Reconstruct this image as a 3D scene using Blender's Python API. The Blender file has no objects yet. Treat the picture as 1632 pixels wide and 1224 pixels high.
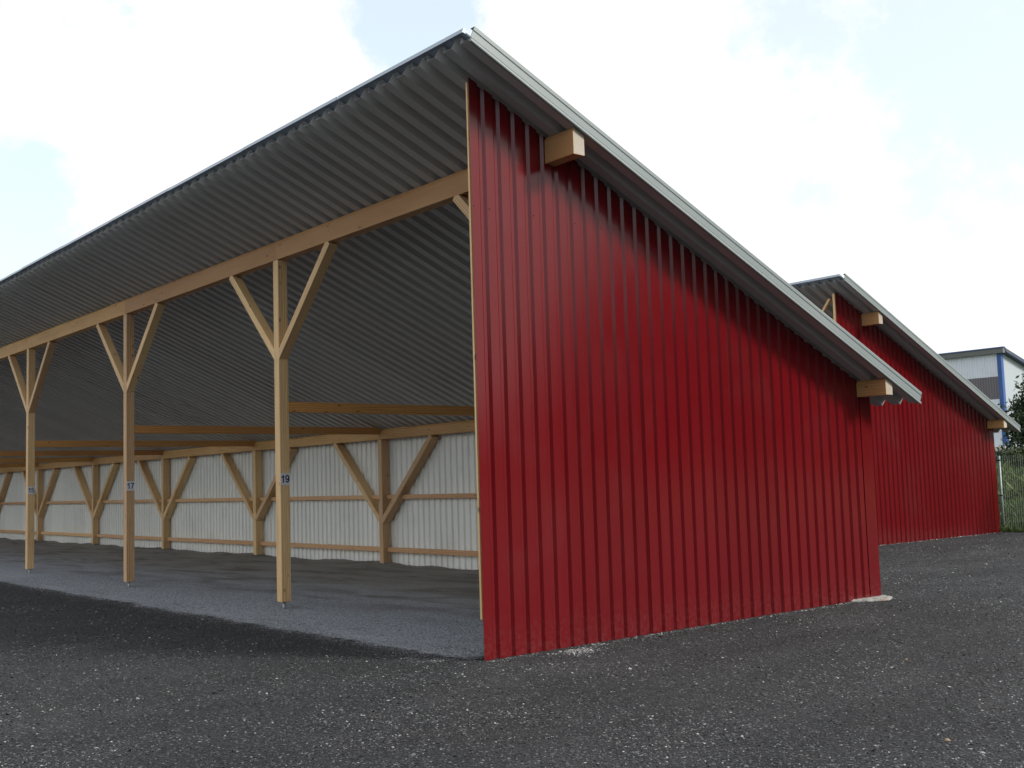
import bpy, bmesh, math, random
import numpy as np
from mathutils import Vector, Matrix

random.seed(7)
rng = np.random.default_rng(11)
scene = bpy.context.scene
COL = scene.collection
R = math.radians

# ------------------------------------------------------------------ camera
cam_d = bpy.data.cameras.new("camera")
cam = bpy.data.objects.new("camera", cam_d)
COL.objects.link(cam)
fw = Vector((0.64087916, 0.76265677, 0.08734153))
rt = Vector((0.76695105, -0.64097005, -0.03071617))
up = Vector((-0.03255741, -0.08667203, 0.99570476))
m = Matrix((rt, up, -fw)).transposed().to_4x4()
m.translation = Vector((-5.7504, -7.3006, 1.4542))
cam.matrix_world = m
cam_d.sensor_width = 36
cam_d.lens = 36 * 1775.6 / 1632
cam_d.clip_start = 0.1
cam_d.clip_end = 2000
scene.camera = cam

# ------------------------------------------------------------------ light
SUN_EL, SUN_AZ = 34.0, 148.0          # azimuth clockwise from +Y
SKY_WHITE = 0.58
sd = Vector((math.sin(R(SUN_AZ)) * math.cos(R(SUN_EL)), math.cos(R(SUN_AZ)) * math.cos(R(SUN_EL)), math.sin(R(SUN_EL))))
world = bpy.data.worlds.new("World")
scene.world = world
world.use_nodes = True
nt = world.node_tree
nt.nodes.clear()


def N(tree, typ, **kw):
    n = tree.nodes.new(typ)
    for k, v in kw.items():
        if k.startswith("i_"):
            key = k[2:]
            key = int(key) if key.isdigit() else key.replace("_", " ")
            n.inputs[key].default_value = v
        else:
            setattr(n, k, v)
    return n


def mth(tree, op, a, b=None, c=None, clamp=False):
    n = tree.nodes.new("ShaderNodeMath")
    n.operation = op
    n.use_clamp = clamp
    for i, v in enumerate((a, b, c)):
        if v is None:
            continue
        if isinstance(v, (int, float)):
            n.inputs[i].default_value = v
        else:
            tree.links.new(v, n.inputs[i])
    return n.outputs[0]


def mrange(tree, v, a, b, c=0.0, d=1.0, smooth=True):
    n = tree.nodes.new("ShaderNodeMapRange")
    if smooth:
        n.interpolation_type = 'SMOOTHSTEP'
    tree.links.new(v, n.inputs[0])
    for i, x in zip((1, 2, 3, 4), (a, b, c, d)):
        n.inputs[i].default_value = x
    return n.outputs[0]


sky = N(nt, "ShaderNodeTexSky", sky_type='NISHITA', sun_disc=False, sun_elevation=R(SUN_EL), sun_rotation=R(SUN_AZ))
sky.air_density = 1.0
sky.dust_density = 1.5
bg_sky = N(nt, "ShaderNodeBackground", i_Strength=0.15)
sky_t = N(nt, "ShaderNodeMix", data_type='RGBA', blend_type='MULTIPLY')
sky_t.inputs[0].default_value = 1.0
sky_t.inputs[7].default_value = (0.97, 1.12, 0.98, 1)
nt.links.new(sky.outputs[0], sky_t.inputs[6])
nt.links.new(sky_t.outputs[2], bg_sky.inputs[0])
bg_cl = N(nt, "ShaderNodeBackground", i_Strength=SKY_WHITE)
bg_cl.inputs[0].default_value = (1.0, 0.995, 0.985, 1)
tc = N(nt, "ShaderNodeTexCoord")
noi = N(nt, "ShaderNodeTexNoise", i_Scale=2.6, i_Detail=7.0, i_Roughness=0.55)
nt.links.new(tc.outputs["Generated"], noi.inputs[0])
nfine = N(nt, "ShaderNodeTexNoise", i_Scale=11.0, i_Detail=9.0, i_Roughness=0.68)
nt.links.new(tc.outputs["Generated"], nfine.inputs[0])
wob = mth(nt, 'MULTIPLY', mth(nt, 'SUBTRACT', nfine.outputs[0], 0.5), 0.12)
# gaps of pale blue in the cloud cover (the one over the roof corner, the one low left, the wide thin one on the right)
gap = None
for d, c0, c1, amt in [((0.530, 0.748, 0.398), 0.9993, 0.9972, 0.48), ((0.262, 0.937, 0.232), 0.9992, 0.9968, 0.50),
                       ((0.845, 0.375, 0.42), 0.994, 0.962, 0.40), ((0.16, 0.75, 0.64), 0.99, 0.95, 0.7),
                       ((-0.5, 0.2, 0.84), 0.98, 0.93, 0.7), ((0.3, -0.75, 0.6), 0.985, 0.95, 0.6), ((-0.8, -0.5, 0.3), 0.98, 0.94, 0.6)]:
    dv = Vector(d).normalized()
    dot = N(nt, "ShaderNodeVectorMath", operation='DOT_PRODUCT')
    nt.links.new(tc.outputs["Generated"], dot.inputs[0])
    dot.inputs[1].default_value = dv
    ang = (1 - c1)
    w = mth(nt, 'ADD', dot.outputs["Value"], mth(nt, 'MULTIPLY', wob, ang * 26))
    g = mrange(nt, w, c1, c0, 0.0, amt)
    gap = g if gap is None else mth(nt, 'MAXIMUM', gap, g)
thin = mrange(nt, noi.outputs[0], 0.36, 0.5, 0.12, 0.0)
gap = mth(nt, 'MAXIMUM', gap, thin)
cover = mth(nt, 'SUBTRACT', 1.0, gap, clamp=True)
mixs = N(nt, "ShaderNodeMixShader")
nt.links.new(cover, mixs.inputs[0])
nt.links.new(bg_sky.outputs[0], mixs.inputs[1])
nt.links.new(bg_cl.outputs[0], mixs.inputs[2])
wo = N(nt, "ShaderNodeOutputWorld")
nt.links.new(mixs.outputs[0], wo.inputs[0])

sun_d = bpy.data.lights.new("sun", 'SUN')
sun_d.energy = 2.0
sun_d.angle = R(13)
sun_d.color = (1.0, 0.96, 0.90)
sun = bpy.data.objects.new("sun", sun_d)
COL.objects.link(sun)
sun.rotation_euler = sd.to_track_quat('Z', 'Y').to_euler()
sun.location = (0, 0, 30)

vs = scene.view_settings
scene.display_settings.display_device = 'sRGB'
vs.view_transform = 'Standard'
vs.look = 'None'
vs.exposure = 0.95
vs.gamma = 1
vs.use_curve_mapping = False
scene.render.engine = 'CYCLES'
scene.cycles.max_bounces = 8
scene.cycles.diffuse_bounces = 5
scene.cycles.use_denoising = True


# ------------------------------------------------------------------ materials
def newmat(name):
    mt = bpy.data.materials.new(name)
    mt.use_nodes = True
    t = mt.node_tree
    b = t.nodes["Principled BSDF"]
    return mt, t, b


def ramp(t, fac, stops):
    n = t.nodes.new("ShaderNodeValToRGB")
    cr = n.color_ramp
    while len(cr.elements) > 1:
        cr.elements.remove(cr.elements[-1])
    cr.elements[0].position = stops[0][0]
    cr.elements[0].color = (*stops[0][1], 1)
    for p, c in stops[1:]:
        e = cr.elements.new(p)
        e.color = (*c, 1)
    t.links.new(fac, n.inputs[0])
    return n.outputs[0]


def mixc(t, fac, a, b, typ='MIX'):
    n = t.nodes.new("ShaderNodeMix")
    n.data_type = 'RGBA'
    n.blend_type = typ
    if isinstance(fac, float):
        n.inputs[0].default_value = fac
    else:
        t.links.new(fac, n.inputs[0])
    for i, v in ((6, a), (7, b)):
        if isinstance(v, tuple):
            n.inputs[i].default_value = (*v, 1)
        else:
            t.links.new(v, n.inputs[i])
    return n.outputs[2]


def bump(t, b, h, strength, dist):
    n = t.nodes.new("ShaderNodeBump")
    n.inputs["Strength"].default_value = strength
    n.inputs["Distance"].default_value = dist
    t.links.new(h, n.inputs["Height"])
    t.links.new(n.outputs[0], b.inputs["Normal"])
    return n


def coords(t, scale=(1, 1, 1), kind="Object", rnd=True):
    c = t.nodes.new("ShaderNodeTexCoord")
    mp = t.nodes.new("ShaderNodeMapping")
    mp.inputs["Scale"].default_value = scale
    t.links.new(c.outputs[kind], mp.inputs[0])
    if rnd:
        oi = t.nodes.new("ShaderNodeObjectInfo")
        cb = t.nodes.new("ShaderNodeCombineXYZ")
        for i, k in enumerate((37.0, 91.0, 53.0)):
            t.links.new(mth(t, 'MULTIPLY', oi.outputs["Random"], k), cb.inputs[i])
        t.links.new(cb.outputs[0], mp.inputs["Location"])
    return mp.outputs[0]


def noise(t, vec, scale, detail=4.0, rough=0.55, dist=0.0):
    n = N(t, "ShaderNodeTexNoise", i_Scale=scale, i_Detail=detail, i_Roughness=rough, i_Distortion=dist)
    if vec is not None:
        t.links.new(vec, n.inputs[0])
    return n.outputs[0]


def painted(name, col, rough=0.3, metal=0.0, dirt=(0.3, 0.28, 0.26), dirt_amt=0.12, wave=0.0008, spec=0.5, splash=False):
    mt, t, b = newmat(name)
    v = coords(t, rnd=True)
    n1 = noise(t, v, 1.3, 6, 0.6)
    n2 = noise(t, coords(t, (8, 8, 0.6)), 1.0, 5, 0.6)
    d = mth(t, 'MULTIPLY', mrange(t, n1, 0.5, 0.75), dirt_amt)
    d2 = mth(t, 'MULTIPLY', mrange(t, n2, 0.5, 0.8), dirt_amt * 0.6)
    d = mth(t, 'ADD', d, d2, clamp=True)
    if splash:
        geo = t.nodes.new("ShaderNodeNewGeometry")
        sx = t.nodes.new("ShaderNodeSeparateXYZ")
        t.links.new(geo.outputs["Position"], sx.inputs[0])
        low = mrange(t, sx.outputs[2], 0.45, 0.0)
        sp = mth(t, 'MULTIPLY', mth(t, 'MULTIPLY', low, mrange(t, noise(t, v, 26, 4), 0.35, 0.75)), 0.05)
        d = mth(t, 'MAXIMUM', d, sp)
    oi = t.nodes.new("ShaderNodeObjectInfo")
    hv = t.nodes.new("ShaderNodeHueSaturation")
    hv.inputs["Color"].default_value = (*col, 1)
    t.links.new(mth(t, 'ADD', 0.95, mth(t, 'MULTIPLY', oi.outputs["Random"], 0.1)), hv.inputs["Value"])
    c = mixc(t, d, hv.outputs[0], dirt)
    t.links.new(c, b.inputs["Base Color"])
    b.inputs["Metallic"].default_value = metal
    b.inputs["Specular IOR Level"].default_value = spec
    t.links.new(mth(t, 'ADD', rough, mth(t, 'MULTIPLY', n1, 0.16)), b.inputs["Roughness"])
    if wave:
        bump(t, b, noise(t, coords(t, (7, 7, 1.6)), 1.0, 2), 1.0, wave)
    return mt


RED = painted("red_paint", (0.112, 0.0032, 0.0058), rough=0.10, dirt_amt=0.012, wave=0.0004, splash=True, spec=0.44)
RED_PLAIN = painted("red_edge_paint", (0.112, 0.0032, 0.0058), rough=0.2, dirt_amt=0.05, wave=0)
WHITE = painted("pale_backing_coat", (0.86, 0.86, 0.82), rough=0.45, dirt=(0.5, 0.48, 0.42), dirt_amt=0.2)
BACKING = painted("low_bounce_backing", (0.22, 0.20, 0.185), rough=0.6, dirt_amt=0.1)  # unseen gable inside, darkened so it throws less light on the posts
ZINC = painted("grey_roof_underside", (0.46, 0.46, 0.455), rough=0.35, metal=0.0, dirt=(0.36, 0.34, 0.32), dirt_amt=0.08)
ZINC_TOP = painted("galvanised_roof_top", (0.42, 0.44, 0.46), rough=0.38, metal=0.4, dirt_amt=0.2)
TRIM = painted("grey_trim_paint", (0.215, 0.25, 0.255), rough=0.35, dirt_amt=0.1)
FLASH = painted("bright_flashing", (0.36, 0.42, 0.50), rough=0.35, metal=0.2, dirt_amt=0.05)
STEEL = painted("galvanised_steel", (0.42, 0.45, 0.45), rough=0.4, metal=0.6, dirt_amt=0.2)
BLUE = painted("blue_paint", (0.02, 0.08, 0.28), rough=0.4, dirt_amt=0.1)
FASCIA = painted("grey_fascia", (0.13, 0.14, 0.14), rough=0.6, dirt_amt=0.1)
CLAD_W = painted("white_cladding", (0.70, 0.74, 0.84), rough=0.5, dirt_amt=0.12)
CLAD_D = painted("dark_cladding", (0.15, 0.14, 0.165), rough=0.5, dirt_amt=0.15)
CLAD_G = painted("smooth_grey_panel", (0.36, 0.40, 0.44), rough=0.5, dirt_amt=0.1)
BEIGE = painted("beige_render", (0.50, 0.48, 0.42), rough=0.8, dirt_amt=0.3)
BLACK = painted("black_plastic", (0.012, 0.012, 0.014), rough=0.5, dirt_amt=0.02)
PLATE = painted("white_plate", (0.72, 0.74, 0.80), rough=0.35, dirt_amt=0.05)
INK = painted("navy_print", (0.010, 0.014, 0.06), rough=0.5, dirt_amt=0.0, wave=0)
WIRE = painted("dull_green_wire", (0.24, 0.31, 0.28), rough=0.5, metal=0.2, dirt_amt=0.1)
FENCE = painted("green_grey_fence_coat", (0.30, 0.37, 0.36), rough=0.45, metal=0.3, dirt_amt=0.1)


def wood(name, light, mid, dark, rough=0.62):
    """long axis of the timber is its local X"""
    mt, t, b = newmat(name)
    v = coords(t, (1.2, 1, 1))
    # growth rings cut along the board
    wv = N(t, "ShaderNodeTexWave", wave_type='RINGS', rings_direction='X', i_Scale=22.0, i_Distortion=5.0, i_Detail=3.0)
    wv.inputs["Detail Scale"].default_value = 0.8
    t.links.new(coords(t, (0.10, 1, 1)), wv.inputs[0])
    fib = noise(t, coords(t, (3, 160, 160)), 1.0, 3, 0.6)
    big = noise(t, coords(t, (0.9, 6, 6)), 1.0, 4, 0.5)
    f = mth(t, 'ADD', mth(t, 'MULTIPLY', wv.outputs["Fac"], 0.35), mth(t, 'ADD', mth(t, 'MULTIPLY', fib, 0.25), mth(t, 'MULTIPLY', big, 0.5)))
    c = ramp(t, f, [(0.25, dark), (0.5, mid), (0.8, light)])
    # knots
    vo = N(t, "ShaderNodeTexVoronoi", i_Scale=1.0, i_Randomness=1.0)
    t.links.new(coords(t, (4.5, 11, 11)), vo.inputs[0])
    kn = mrange(t, vo.outputs["Distance"], 0.17, 0.09)
    sepc = t.nodes.new("ShaderNodeSeparateColor")
    t.links.new(vo.outputs["Color"], sepc.inputs[0])
    kn = mth(t, 'MULTIPLY', kn, mrange(t, sepc.outputs[0], 0.50, 0.55))
    c = mixc(t, mth(t, 'MULTIPLY', kn, 0.75), c, tuple(x * 0.35 for x in dark))
    # grey handling marks
    st = mrange(t, noise(t, coords(t, (1.5, 9, 9)), 1.0, 5, 0.65), 0.60, 0.78)
    c = mixc(t, mth(t, 'MULTIPLY', st, 0.35), c, (0.16, 0.12, 0.085))
    oi = t.nodes.new("ShaderNodeObjectInfo")
    hv = t.nodes.new("ShaderNodeHueSaturation")
    t.links.new(c, hv.inputs["Color"])
    t.links.new(mth(t, 'ADD', 0.86, mth(t, 'MULTIPLY', oi.outputs["Random"], 0.34)), hv.inputs["Value"])
    t.links.new(mth(t, 'ADD', 0.497, mth(t, 'MULTIPLY', oi.outputs["Random"], 0.013)), hv.inputs["Hue"])
    t.links.new(hv.outputs[0], b.inputs["Base Color"])
    b.inputs["Roughness"].default_value = rough
    bump(t, b, mth(t, 'ADD', fib, mth(t, 'MULTIPLY', kn, 0.5)), 0.5, 0.001)
    return mt


PINE = wood("pale_pine", (0.76, 0.53, 0.31), (0.65, 0.405, 0.205), (0.44, 0.24, 0.10))
SPRUCE = wood("orange_spruce", (0.62, 0.29, 0.10), (0.50, 0.22, 0.07), (0.38, 0.16, 0.05))
PURL = wood("golden_purlin_wood", (0.63, 0.37, 0.17), (0.52, 0.275, 0.105), (0.36, 0.17, 0.055))
RAILW = wood("pinkish_rail_wood", (0.72, 0.44, 0.24), (0.64, 0.35, 0.17), (0.48, 0.25, 0.11))
ENDG = wood("weathered_end_grain", (0.46, 0.40, 0.33), (0.40, 0.34, 0.27), (0.28, 0.23, 0.17))


# ------------------------------------------------------------------ helpers
def link(name, me, parent=None, mats=(), loc=None, mat=None):
    o = bpy.data.objects.new(name, me)
    COL.objects.link(o)
    if parent is not None:
        o.parent = parent
    for x in mats:
        if x.name not in [mm.name for mm in me.materials if mm]:
            me.materials.append(x)
    if mat is not None:
        o.matrix_local = mat
    elif loc is not None:
        o.location = loc
    return o


def tag(o, label=None, cat=None, group=None, kind=None):
    for k, v in (("label", label), ("category", cat), ("group", group), ("kind", kind)):
        if v:
            o[k] = v
    return o


def empty(name, loc=(0, 0, 0)):
    o = bpy.data.objects.new(name, None)
    o.empty_display_size = 0.3
    COL.objects.link(o)
    o.location = loc
    return o


def mesh_np(name, verts, faces, smooth=False):
    me = bpy.data.meshes.new(name)
    me.from_pydata([tuple(v) for v in verts], [], [tuple(f) for f in faces])
    me.update()
    if smooth:
        me.shade_smooth()
    return me


_cache = {}
LM = {}


def box_mesh(l, w, h, bev=0.003):
    """box centred on the origin, long side along X, softly eased edges"""
    k = (round(l, 3), round(w, 3), round(h, 3), bev)
    if k in _cache:
        return _cache[k].copy()
    bm = bmesh.new()
    bmesh.ops.create_cube(bm, size=1)
    bmesh.ops.scale(bm, vec=(l, w, h), verts=bm.verts)
    if bev:
        bmesh.ops.bevel(bm, geom=list(bm.edges), offset=bev, segments=1, affect='EDGES')
    me = bpy.data.meshes.new("box")
    bm.to_mesh(me)
    bm.free()
    _cache[k] = me
    return me.copy()


def timber(name, a, b, w, h, mat, parent, upv=(0, 0, 1), bev=0.003):
    """a length of wood from a to b; w across, h along upv. a, b in the parent's frame"""
    a, b = Vector(a), Vector(b)
    x = (b - a).normalized()
    u = Vector(upv)
    y = u.cross(x).normalized()
    z = x.cross(y).normalized()
    M = Matrix((x, y, z)).transposed().to_4x4()
    M.translation = (a + b) / 2
    o = link(name, box_mesh((b - a).length, w, h, bev), parent, (mat,), mat=M)
    LM[o.name] = M
    return o


def bx(bm, x0, x1, y0, y1, z0, z1, mi=0, bev=0.0):
    r = bmesh.ops.create_cube(bm, size=1)
    vs_ = r["verts"]
    for v in vs_:
        v.co = Vector(((x0 + x1) / 2 + v.co.x * (x1 - x0), (y0 + y1) / 2 + v.co.y * (y1 - y0), (z0 + z1) / 2 + v.co.z * (z1 - z0)))
    for f in {f for v in vs_ for f in v.link_faces}:
        f.material_index = mi


def bm_obj(name, bm, mats, parent=None, loc=None, smooth=False):
    me = bpy.data.meshes.new(name)
    bm.to_mesh(me)
    bm.free()
    if smooth:
        me.shade_smooth()
    for x in mats:
        me.materials.append(x)
    o = bpy.data.objects.new(name, me)
    COL.objects.link(o)
    if parent is not None:
        o.parent = parent
    if loc is not None:
        o.location = loc
    return o


def tube(bm, a, b, r0, r1, seg=8, mi=0):
    a, b = Vector(a), Vector(b)
    d = b - a
    q = d.to_track_quat('Z', 'Y').to_matrix().to_4x4()
    q.translation = (a + b) / 2
    r = bmesh.ops.create_cone(bm, cap_ends=True, segments=seg, radius1=r0, radius2=r1, depth=d.length, matrix=q)
    for f in {f for v in r["verts"] for f in v.link_faces}:
        f.material_index = mi
        f.smooth = True


# corrugated sheet: profile is a list of (along, out); two skins 1.5 mm apart
def profile(period, n, flat, slant, groove, depth, start=0.0, invert=False):
    pts = []
    s = start
    for i in range(n):
        pts += [(s, 0.0), (s + flat, 0.0), (s + flat + slant, -depth), (s + flat + slant + groove, -depth)]
        s += period
    pts.append((s, 0.0))
    if invert:
        pts = [(p, -depth - q) for p, q in pts]
    return pts


def sheet(name, pts, place, bot, top, mats, parent, nz=1, thick=0.0015, thickdir=None):
    """place(s, n, t) -> Vector; t runs bot(s)..top(s)"""
    V, F, MI = [], [], []
    n = len(pts)
    for skin in (0, 1):
        for k in range(nz + 1):
            for (s, q) in pts:
                t = bot(s) + (top(s) - bot(s)) * k / nz
                V.append(place(s, q - skin * thick, t))
    for skin in (0, 1):
        o = skin * n * (nz + 1)
        for k in range(nz):
            for i in range(n - 1):
                a = o + k * n + i
                f = (a, a + 1, a + n + 1, a + n)
                F.append(f if skin == 0 else f[::-1])
                MI.append(skin)
    o = n * (nz + 1)
    for i in range(n - 1):      # cut edges top and bottom
        F.append((i, o + i, o + i + 1, i + 1)); MI.append(0)
        a = nz * n + i
        F.append((a, a + 1, o + a + 1, o + a)); MI.append(0)
    for i in (0, n - 1):
        for k in range(nz):
            a = k * n + i
            F.append((a, a + n, o + a + n, o + a)); MI.append(0)
    me = mesh_np(name, V, F)
    for x in mats:
        me.materials.append(x)
    me.polygons.foreach_set("material_index", MI)
    return link(name, me, parent)


# ------------------------------------------------------------------ ground
ATT = "tint"


def ground_material():
    mt, t, b = newmat("asphalt_grit")
    v = coords(t, rnd=False)
    big = noise(t, v, 0.35, 5, 0.55)
    mid = noise(t, v, 2.2, 5, 0.6)
    fine = noise(t, v, 55, 4, 0.7)
    vo = N(t, "ShaderNodeTexVoronoi", i_Scale=95.0)
    t.links.new(v, vo.inputs[0])
    sc = t.nodes.new("ShaderNodeSeparateColor")
    t.links.new(vo.outputs["Color"], sc.inputs[0])
    grain = mrange(t, sc.outputs[0], 0.0, 1.0, 0.4, 1.7, smooth=False)
    vo2 = N(t, "ShaderNodeTexVoronoi", i_Scale=42.0)
    t.links.new(v, vo2.inputs[0])
    sc2 = t.nodes.new("ShaderNodeSeparateColor")
    t.links.new(vo2.outputs["Color"], sc2.inputs[0])
    speck = mth(t, 'MULTIPLY', mrange(t, sc2.outputs[1], 0.86, 0.95), mrange(t, vo2.outputs["Distance"], 0.42, 0.25))
    basec = ramp(t, mth(t, 'ADD', mth(t, 'MULTIPLY', big, 0.6), mth(t, 'MULTIPLY', mid, 0.4)),
                 [(0.34, (0.009, 0.0100, 0.013)), (0.50, (0.0185, 0.0195, 0.0225)), (0.66, (0.035, 0.0355, 0.038))])
    c = mixc(t, 1.0, basec, mth(t, 'MULTIPLY', grain, mrange(t, fine, 0.3, 0.7, 0.7, 1.3)), 'MULTIPLY')
    trk = noise(t, coords(t, (0.22, 1.1, 1), rnd=False), 1.0, 5, 0.6, 0.8)
    tk = t.nodes.new("ShaderNodeCombineXYZ")
    fct = mrange(t, trk, 0.35, 0.65, 0.70, 1.22)
    for i_ in range(3):
        t.links.new(fct, tk.inputs[i_])
    c = mixc(t, 1.0, c, tk.outputs[0], 'MULTIPLY')
    c = mixc(t, mth(t, 'MULTIPLY', speck, 0.85), c, (0.26, 0.26, 0.26))
    # gravel under the shed roof: starts at the drip line, brownish damp patches further in
    geo = t.nodes.new("ShaderNodeNewGeometry")
    sx = t.nodes.new("ShaderNodeSeparateXYZ")
    t.links.new(geo.outputs["Position"], sx.inputs[0])
    X, Y = sx.outputs[0], sx.outputs[1]
    edge = mth(t, 'ADD', mth(t, 'MULTIPLY', mth(t, 'SUBTRACT', noise(t, v, 1.1, 3), 0.5), 0.55),
               mth(t, 'MULTIPLY', mth(t, 'SUBTRACT', noise(t, v, 9, 5, 0.7), 0.5), 0.55))
    xe = mth(t, 'ADD', X, edge)
    inside = mrange(t, xe, -0.20, 0.03)
    inside = mth(t, 'MULTIPLY', inside, mth(t, 'LESS_THAN', X, 5.9))
    inside = mth(t, 'MULTIPLY', inside, mrange(t, mth(t, 'ADD', Y, mth(t, 'MULTIPLY', edge, 0.8)), 0.06, 0.34))
    inside = mth(t, 'MULTIPLY', inside, mth(t, 'LESS_THAN', Y, 40.5))
    # dark strip in front of the gravel: the shed's shadow painted into the colour
    shade_strip = mth(t, 'MULTIPLY', mrange(t, mth(t, 'ADD', xe, mth(t, 'MULTIPLY', edge, 0.8)), -1.9, -0.35), mrange(t, Y, -0.2, 0.9))
    shade_strip = mth(t, 'MULTIPLY', shade_strip, mth(t, 'LESS_THAN', X, 1.0))
    c = mixc(t, mth(t, 'MULTIPLY', shade_strip, 0.7), c, (0.016, 0.017, 0.019))
    pale = mixc(t, mrange(t, mth(t, 'MULTIPLY', grain, mrange(t, fine, 0.3, 0.7, 0.75, 1.25)), 0.5, 1.6), (0.17, 0.185, 0.22), (0.44, 0.465, 0.515))
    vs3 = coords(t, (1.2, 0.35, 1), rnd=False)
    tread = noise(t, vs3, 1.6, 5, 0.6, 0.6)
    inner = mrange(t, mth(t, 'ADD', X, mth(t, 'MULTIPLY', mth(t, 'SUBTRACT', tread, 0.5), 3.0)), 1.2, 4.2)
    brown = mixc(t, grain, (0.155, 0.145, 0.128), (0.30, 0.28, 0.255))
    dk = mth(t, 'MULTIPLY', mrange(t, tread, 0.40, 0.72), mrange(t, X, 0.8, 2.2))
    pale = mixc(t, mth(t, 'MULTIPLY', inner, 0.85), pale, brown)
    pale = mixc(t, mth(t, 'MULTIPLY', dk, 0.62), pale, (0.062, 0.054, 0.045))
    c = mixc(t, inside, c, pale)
    # turf beyond the fence
    grass = mrange(t, mth(t, 'ADD', X, mth(t, 'MULTIPLY', edge, 0.5)), 18.95, 19.15)
    gcol = ramp(t, noise(t, v, 1.2, 6, 0.65), [(0.3, (0.025, 0.045, 0.015)), (0.6, (0.055, 0.085, 0.028)), (0.8, (0.09, 0.10, 0.045))])
    c = mixc(t, grass, c, gcol)
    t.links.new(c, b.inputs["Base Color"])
    b.inputs["Roughness"].default_value = 0.85
    b.inputs["Specular IOR Level"].default_value = 0.35
    h = mth(t, 'ADD', mth(t, 'MULTIPLY', grain, 0.5), mth(t, 'ADD', mth(t, 'MULTIPLY', fine, 0.8), mth(t, 'MULTIPLY', vo2.outputs["Distance"], -0.6)))
    bump(t, b, h, 1.0, 0.012)
    return mt


GROUND = ground_material()


def gz(x, y):
    """small unevenness of the yard, flat close to the shed's walls"""
    return 0.0


gv, gf = [], []
xs = np.unique(np.concatenate([[-900, -300, -100, -40], np.arange(-12, 24, 0.5), [40, 80, 160, 400, 900]]))
ys = np.unique(np.concatenate([[-900, -300, -100, -40], np.arange(-12, 44, 0.5), [60, 90, 160, 400, 900]]))
for y in ys:
    for x in xs:
        gv.append((x, y, 0.0))
nx = len(xs)
for j in range(len(ys) - 1):
    for i in range(nx - 1):
        a = j * nx + i
        gf.append((a, a + 1, a + nx + 1, a + nx))
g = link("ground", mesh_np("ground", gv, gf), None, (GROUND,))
tag(g, "dark asphalt grit yard with pale gravel under the shed roof", kind="structure")

# ------------------------------------------------------------------ sheds
W, SL, H1 = 5.80, 0.4313, 4.9277
D0, PW = 0.856, 0.127
RX = 5.61                       # front face of the rear posts
OH_F, OH_R, OH_S = 0.29, 6.26, 0.39
CS = 1 / math.sqrt(1 + SL * SL)


def zr(x):
    return H1 - SL * x


def digit_strokes(ch):
    def arc(cx, cy, rx, ry, a0, a1, n=14):
        return [(cx + rx * math.cos(R(a0 + (a1 - a0) * k / n)), cy + ry * math.sin(R(a0 + (a1 - a0) * k / n))) for k in range(n + 1)]
    if ch == "1":
        return [[(0.06, 0.70), (0.22, 0.78), (0.33, 0.92), (0.33, 0.0)]]
    if ch == "7":
        return [[(0.0, 0.92), (0.52, 0.92), (0.36, 0.66), (0.25, 0.36), (0.21, 0.0)]]
    if ch == "5":
        return [[(0.50, 0.92), (0.11, 0.92), (0.06, 0.50)] + arc(0.26, 0.31, 0.25, 0.25, 115, -150)]
    return [arc(0.27, 0.66, 0.22, 0.26, 0, 360, 22), [(0.49, 0.66), (0.50, 0.42)] + arc(0.27, 0.34, 0.22, 0.27, 10, -150, 10)]


def text_mesh(txt, size):
    """bold sans digits, size = digit height"""
    V, F = [], []
    sw = 0.17 * size
    total = size * 0.62 * len(txt)
    z = 0.0
    for k, ch in enumerate(txt):
        ox = -total / 2 + k * size * 0.62 + 0.03 * size
        for line in digit_strokes(ch):
            pts = [Vector((ox + x * size, (y - 0.46) * size, 0)) for x, y in line]
            for a, b_ in zip(pts, pts[1:]):
                d = (b_ - a).normalized()
                nn = Vector((-d.y, d.x, 0)) * sw / 2
                e = d * sw * 0.22
                z += 0.000004
                n0 = len(V)
                for p_ in (a - e - nn, b_ + e - nn, b_ + e + nn, a - e + nn):
                    V.append((p_.x, p_.y, z))
                F.append((n0, n0 + 1, n0 + 2, n0 + 3))
    return mesh_np("digits", V, F)


def foot(parent, cx, cy, z_top):
    bm = bmesh.new()
    bx(bm, cx - 0.045, cx + 0.045, cy - 0.045, cy + 0.045, z_top - 0.008, z_top - 0.001)
    tube(bm, (cx, cy, -0.05), (cx, cy, z_top - 0.008), 0.018, 0.018, 10)
    return bm_obj("post_foot", bm, (STEEL,), parent)


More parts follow.
